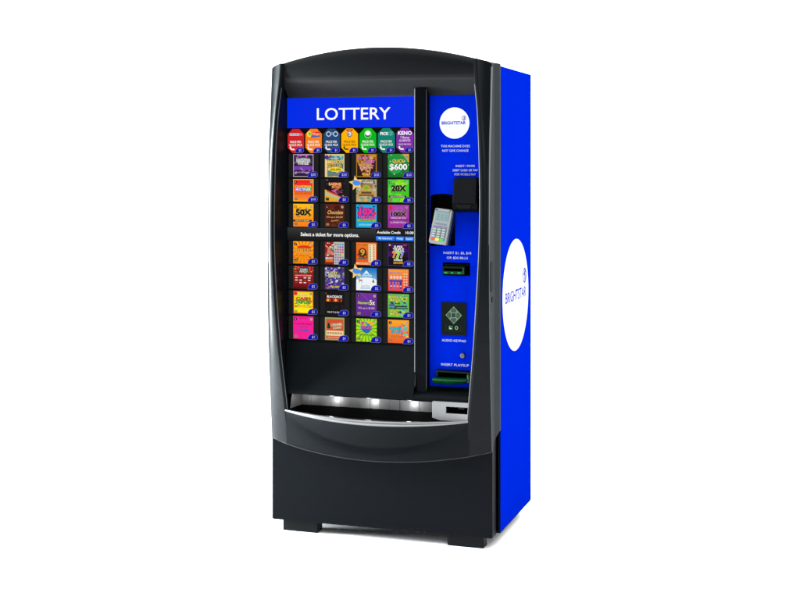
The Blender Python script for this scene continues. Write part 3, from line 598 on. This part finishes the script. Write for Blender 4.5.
# ---- payment panel
PY = 0.037
niche = [(.1925, 1.119), (.2895, 1.122), (.2895, 1.306)] + [(.241+.0485*math.cos(math.radians(t)), 1.306+.011*math.sin(math.radians(t))) for t in range(15, 180, 15)] + [(.1925, 1.306)]
bill = [(.2415, 1.0105), (.3475, 1.0105), (.3475, 1.0595), (.2415, 1.0595)]
slip = [(.2175, .6010), (.3560, .6120), (.3560, .6555), (.2175, .6555)]
bm = bmesh.new()
plate_bm(bm, [(.1885, .5915), (.3965, .5915), (.3965, 1.6865), (.1885, 1.6865)], [niche, bill, slip], PY, 0.003)
pan = finish(bm, 'payment_panel', M_blue, R0, smooth=False, label='blue printed payment panel right of the centre post')
bm = bmesh.new(); box_bm(bm, .1885, .1900, PY-0.0008, PY+0.002, .5925, 1.686); finish(bm, 'panel_edge', M_dark, pan)
bm = bmesh.new(); plate_bm(bm, niche, [], 0.115, 0.004)
vs = [(x, z) for x, z in niche]; grid_bm(bm, [[(x, y, z) for x, z in vs+[vs[0]]] for y in (PY+0.001, 0.115)])
nic = finish(bm, 'terminal_niche', M_dark, pan)
a = front(0, 0, PY-0.0005, mat=ink, step=0.0004)
a.ell(.2871, 1.5825, .0580, .0585, WHITE, n=64)
a.text('BRIGHTSTAR', .2840, 1.5830, .0115, .0940, BLUE, bold=0.03)
a.ring(.3235, 1.6005, .0085, .0016, BLUE, n=30); a.ring(.3235, 1.5990, .0040, .0014, BLUE, n=16, a0=-60, a1=110); a.polys([[(.3225, 1.5945), (.3240, 1.5945), (.3268, 1.6070), (.3253, 1.6070)]], BLUE)
a.build('round_emblem', pan)
a = front(0, 0, PY-0.0005, mat=ink, step=0.0004); TW = (240, 242, 255)
a.text('THIS MACHINE DOES', .2905, 1.4960, .0088, .1130, TW, bold=0.002); a.text('NOT GIVE CHANGE', .2905, 1.4790, .0088, .1020, TW, bold=0.002)

a.build('printed_notice', pan); a = front(0, 0, PY-0.0005, mat=ink, step=0.0004)
a.text('INSERT / SWIPE', .3290, 1.4215, .0080, .0740, TW, bold=0.002); a.text('DEBIT CARD OR TAP', .3290, 1.4055, .0080, .0960, TW, bold=0.002); a.text('FOR MOBILE PAY', .3290, 1.3900, .0080, .0820, TW, bold=0.002)

a.build('printed_notice', pan); a = front(0, 0, PY-0.0005, mat=ink, step=0.0004)
a.text('INSERT $1, $5, $10', .2980, 1.0955, .0088, .1080, TW, bold=0.002); a.text('OR $20 BILLS', .2980, 1.0770, .0088, .0820, TW, bold=0.002)

a.build('printed_notice', pan); a = front(0, 0, PY-0.0005, mat=ink, step=0.0004)
a.text('AUDIO KEYPAD', .2845, .7665, .0092, .0940, TW, bold=0.004)
a.build('printed_notice', pan); a = front(0, 0, PY-0.0005, mat=ink, step=0.0004)
a.text('INSERT PLAYSLIP', .2890, .6755, .0092, .1080, TW, bold=0.004)
a.build('printed_notice', pan)

# card reader hood
bm = bmesh.new()
hx = [(.2850, .3745), (.2850, .3800)]
sec = [(PY, 1.3765, .2825, .3760), (0.020, 1.3775, .2835, .3765), (0.008, 1.3740, .2845, .3770), (-0.004, 1.345, .2855, .3790), (-0.018, 1.310, .2865, .3810), (-0.026, 1.2875, .2870, .3825), (-0.0275, 1.284, .2870, .3825)]
grid_bm(bm, [[(a0, PY+0.0, z), (a0, y, z), (a0+.006, y-.0035 if y < .03 else y, z), (b0-.006, y-.0035 if y < .03 else y, z), (b0, y, z), (b0, PY, z)] for y, z, a0, b0 in sec])
low = [(-0.0275, 1.284, .2870, .3825), (-0.024, 1.262, .2880, .3820), (-0.006, 1.250, .2900, .3800), (PY, 1.247, .2920, .3780)]
grid_bm(bm, [[(a0, PY, z), (a0, y, z), (a0+.014, y+.001, z+.001), (b0-.014, y+.001, z+.001), (b0, y, z), (b0, PY, z)] for y, z, a0, b0 in low])
bmesh.ops.translate(bm, verts=bm.verts, vec=(0.009, 0, 0)); hood = finish(bm, 'card_reader', M_gloss, pan, ang=28, label='black hooded card reader below the debit card notice')
bm = bmesh.new(); plate_bm(bm, [(.3130, 1.2800), (.3750, 1.2800), (.3650, 1.2640), (.3220, 1.2640)], [], -0.0305, 0.006); finish(bm, 'card_slot', M_dark, hood, bevel=0.001)

# payment terminal in the niche
tm = bpy.data.meshes.new('payment_terminal')
MT = Matrix.Translation((0.2480, -0.012, 1.1960)) @ Euler((math.radians(-14), math.radians(6.8), math.radians(-4))).to_matrix().to_4x4()
def loc_prism(name, pts, y0, y1, mat, parent, bevel=0.0, label=None):
    bm = bmesh.new(); plate_bm(bm, pts, [], y0, y1-y0); bm.transform(MT)
    return finish(bm, name, mat, parent, label, bevel=bevel)
def rr(x0, x1, z0, z1, r, n=5):
    P = []
    for cx, cz, a in ((x1-r, z0+r, -90), (x1-r, z1-r, 0), (x0+r, z1-r, 90), (x0+r, z0+r, 180)):
        for i in range(n+1): t = math.radians(a+90*i/n); P.append((cx+r*math.cos(t), cz+r*math.sin(t)))
    return P
term = loc_prism('payment_terminal', rr(-.0355, .0355, -.066, .068, .008), 0, .012, M_term, pan, bevel=0.003, label='grey card terminal with keypad tilted in a black niche')
loc_prism('rear_shell', rr(-.033, .037, -.063, .064, .008), .0122, .034, M_termd, term, bevel=0.003)
loc_prism('printer_cover', rr(-.033, .024, .058, .066, .003), -.004, .0, M_term, term, bevel=0.001)
scrn = loc_prism('terminal_display', rr(-.0275, .0235, .020, .054, .003), -.0006, .001, glow((150, 180, 182), 1.0), term)
bm = bmesh.new()
for p in range(3):
    for q in range(3): box_bm(bm, -.022+.016*q, -.012+.016*q, -.0008, -.0007, .026+.008*p, .0285+.008*p)
bm.transform(MT); finish(bm, 'display_text', glow((110, 150, 150)), scrn)
loc_prism('display_mark', rr(-.031, -.024, .0575, .0635, .002), -.0046, -.0042, glow((30, 90, 220)), term)
loc_prism('card_swipe_groove', rr(-.026, .020, .006, .0125, .002), -.0005, .001, pbr('grey_blue_groove', (0.05, 0.06, 0.075), .4, .3), term)
loc_prism('swipe_rail', rr(.028, .0345, -.06, .062, .003), -.005, .0, M_term, term, bevel=0.0015)
M_key = pbr('pale_key_plastic', (0.12, 0.145, 0.138), .4, .2); M_keyp = pbr('violet_key_plastic', (0.06, 0.04, 0.16), .4, .3)
for q in range(5): loc_prism('key', rr(-.029+.0115*q, -.0215+.0115*q, -.0040, -.0005, .001, 2), -.0022, .0, M_keyp, term, bevel=.0005)
bm = bmesh.new(); plate_bm(bm, rr(-.030, .026, -.0435, -.006, .002), [], -.0004, .001); bm.transform(MT); finish(bm, 'keypad_bed', pbr('grey_key_bed', (0.05, 0.055, 0.06), .5, .3), term)
for p in range(4):
    for q in range(3): loc_prism('key', rr(-.0285+.0182*q, -.0145+.0182*q, -.0145-.0092*p, -.0085-.0092*p, .002, 3), -.0025, .0, M_key, term, bevel=.0006)
for q, cc in enumerate(((0.33, 0.012, 0.012), (0.42, 0.30, 0.012), (0.0, 0.17, 0.035))):
    loc_prism('key', rr(-.0295+.0175*q, -.0145+.0175*q, -.0545, -.0455, .002, 3), -.0025, .0, pbr('terminal_key_%d' % q, cc, .4, .3), term, bevel=.0006, label=('red', 'yellow', 'green')[q]+' terminal key')

# bill acceptor
bm = bmesh.new(); pocket_bm(bm, .2415, .3475, 1.0105, 1.0595, PY+.001, .085); ba = finish(bm, 'bill_acceptor', M_dark, pan, recalc=False)
bm = bmesh.new(); plate_bm(bm, rr(.2420, .3290, 1.0150, 1.0450, .003), [rr(.2480, .3210, 1.0285, 1.0375, .002)], .030, .030); finish(bm, 'bezel_ring', M_greend, ba, bevel=.002)
bm = bmesh.new(); plate_bm(bm, rr(.2445, .3230, 1.0165, 1.0265, .003), [], .0265, .008); finish(bm, 'lower_guide', M_green, ba, bevel=.002)
for x0, x1 in ((.2500, .2620), (.2760, .2850), (.3020, .3130)): box('guide_light', x0, x1, .0255, .0275, 1.0185, 1.0240, glow((30, 185, 95)), ba, bevel=.001)
box('side_guide', .3215, .3270, .0270, .036, 1.0165, 1.0420, M_green, ba, bevel=.0015)
box('inner_bar', .2460, .3400, .045, .060, 1.0480, 1.0520, M_greend, ba, bevel=.001)

# audio keypad
bm = bmesh.new(); plate_bm(bm, rr(.2360, .3340, .7865, .9100, .001, 2), [], PY-.003, .003)
kp = finish(bm, 'audio_keypad', pbr('keypad_black_green', (0.0020, 0.0038, 0.0034), .4, .04), pan, bevel=.0008)
cx0, cz0 = .2850, .8620
def diam(cx, cz, rx, rz): return [(cx, cz-rz), (cx+rx, cz), (cx, cz+rz), (cx-rx, cz)]
bm = bmesh.new(); plate_bm(bm, diam(cx0, cz0, .0315, .0330), [], PY-.0042, .0012); kb = finish(bm, 'key_surround', glow((130, 195, 140), .7), kp)
for dx, dz in ((0, 1), (1, 0), (0, -1), (-1, 0)):
    ux_, uz_ = (dx, dz)
    cxx, czz = cx0+dx*.0180, cz0+dz*.0188
    o4 = [(cxx-.0095*abs(dz)-.0095*abs(dx), czz)]
    if dz: P = [(cx0-.0080, cz0+dz*.0105), (cx0+.0080, cz0+dz*.0105), (cx0+.0115, cz0+dz*.0165), (cx0+.004, cz0+dz*.0265), (cx0-.004, cz0+dz*.0265), (cx0-.0115, cz0+dz*.0165)]
    else: P = [(cx0+dx*.0105, cz0-.0080), (cx0+dx*.0165, cz0-.0115), (cx0+dx*.0255, cz0-.004), (cx0+dx*.0255, cz0+.004), (cx0+dx*.0165, cz0+.0115), (cx0+dx*.0105, cz0+.0080)]
    bm = bmesh.new(); plate_bm(bm, P, [], PY-.0060, .0016); finish(bm, 'arrow_key', pbr('keypad_grey', (0.027, 0.031, 0.029), .5, .1), kp, bevel=.0005)
bm = bmesh.new(); plate_bm(bm, rr(cx0-.0075, cx0+.0075, cz0-.0075, cz0+.0075, .001), [], PY-.0060, .0016); finish(bm, 'centre_key', pbr('keypad_navy', (0.004, 0.005, 0.018), .4, .2), kp)
a = front(0, 0, PY-.0033, step=.0002)
a.rect(.2665, .8085, .2795, .8215, (130, 190, 140)); a.poly([(.2675, .8205), (.2745, .8130), (.2785, .8130), (.2785, .8205)], (30, 55, 45)); a.rect(.270, .810, .274, .814, (230, 240, 230))
a.build('keypad_icon', kp); a = front(0, 0, PY-.0033, step=.0002)
a.ring(.2955, .8150, .0062, .0024, (150, 200, 150), n=20, ky=1.15)
a.build('keypad_icon', kp); a = front(0, 0, PY-.0033, step=.0002)
for P in ([(.2540, .8260), (.2555, .8260), (.2555, .8080), (.2540, .8080)], [(.3125, .8260), (.3140, .8260), (.3140, .8080), (.3125, .8080)], [(.2540, .8080), (.2600, .8015), (.2612, .8025), (.2555, .8090)], [(.3140, .8080), (.3080, .8015), (.3068, .8025), (.3125, .8090)], [(.2600, .8015), (.3080, .8015), (.3080, .8025), (.2600, .8025)]): a.poly(P, (45, 62, 58))
a.build('keypad_outline', kp)

# lock
bm = bmesh.new(); bmesh.ops.create_cone(bm, cap_ends=True, segments=28, radius1=.0105, radius2=.0085, depth=.008, matrix=Matrix.Translation((.3190, PY-.004, .7121)) @ Matrix.Rotation(math.radians(90), 4, 'X'))
lk = finish(bm, 'panel_lock', M_chrome, pan, bevel=.0008)
bm = bmesh.new(); bmesh.ops.create_cone(bm, cap_ends=True, segments=20, radius1=.0055, radius2=.0055, depth=.002, matrix=Matrix.Translation((.3190, PY-.0088, .7121)) @ Matrix.Rotation(math.radians(90), 4, 'X')); finish(bm, 'key_barrel', M_satin, lk)

# playslip reader
bm = bmesh.new(); pocket_bm(bm, .2170, .3562, .6005, .6560, PY+.001, .095); psr = finish(bm, 'playslip_reader', M_dark, pan, recalc=False)
bm = bmesh.new()
P = [(.2130, .6345), (.2200, .6540), (.3555, .6520), (.3555, .6130), (.3200, .6115), (.2950, .6045), (.2650, .6000), (.2240, .6010), (.2160, .6180), (.2080, .6260)]
plate_bm(bm, [(.2195, .6545), (.3550, .6525), (.3550, .6160), (.2195, .6200)], [[(.2270, .6480), (.3420, .6465), (.3420, .6260), (.2270, .6290)]], .020, .030)
finish(bm, 'slot_frame', M_greend, psr, bevel=.0015)
bm = bmesh.new(); rowz = []
tr = [(.030, .6285), (.004, .6290), (-.004, .6265), (-.006, .6215), (.004, .6110), (.030, .6020)]
for y, z in tr:
    rowz.append([(.2110 if y > 0 else .2130, y, z), (.230, y-.004, z), (.28, y-.006, z), (.320, y-.004, z+(.004 if z < .615 else 0)), (.3440, y+.004, z+(.008 if z < .615 else .001))])
grid_bm(bm, rowz); finish(bm, 'slip_tray', M_green, psr, ang=40)
box('end_guide', .3440, .3530, .006, .030, .6150, .6440, M_green, psr, bevel=.002)

# latch on the right pillar's outer side
bm = bmesh.new(); plate_bm(bm, rr(-.0160, .0160, .958, 1.070, .009), [], 0, .003)
bm.transform(Matrix.Translation((HW+.0025, -0.014, 0)) @ Matrix.Rotation(math.radians(90), 4, 'Z'))
lt = finish(bm, 'door_latch', M_dark, R0, bevel=.0008)
bm = bmesh.new(); bmesh.ops.create_cone(bm, cap_ends=True, segments=20, radius1=.012, radius2=.010, depth=.005, matrix=Matrix.Translation((HW+.001, -0.006, .930)) @ Matrix.Rotation(math.radians(90), 4, 'Y')); finish(bm, 'door_lock', M_dark, R0, bevel=.0006)
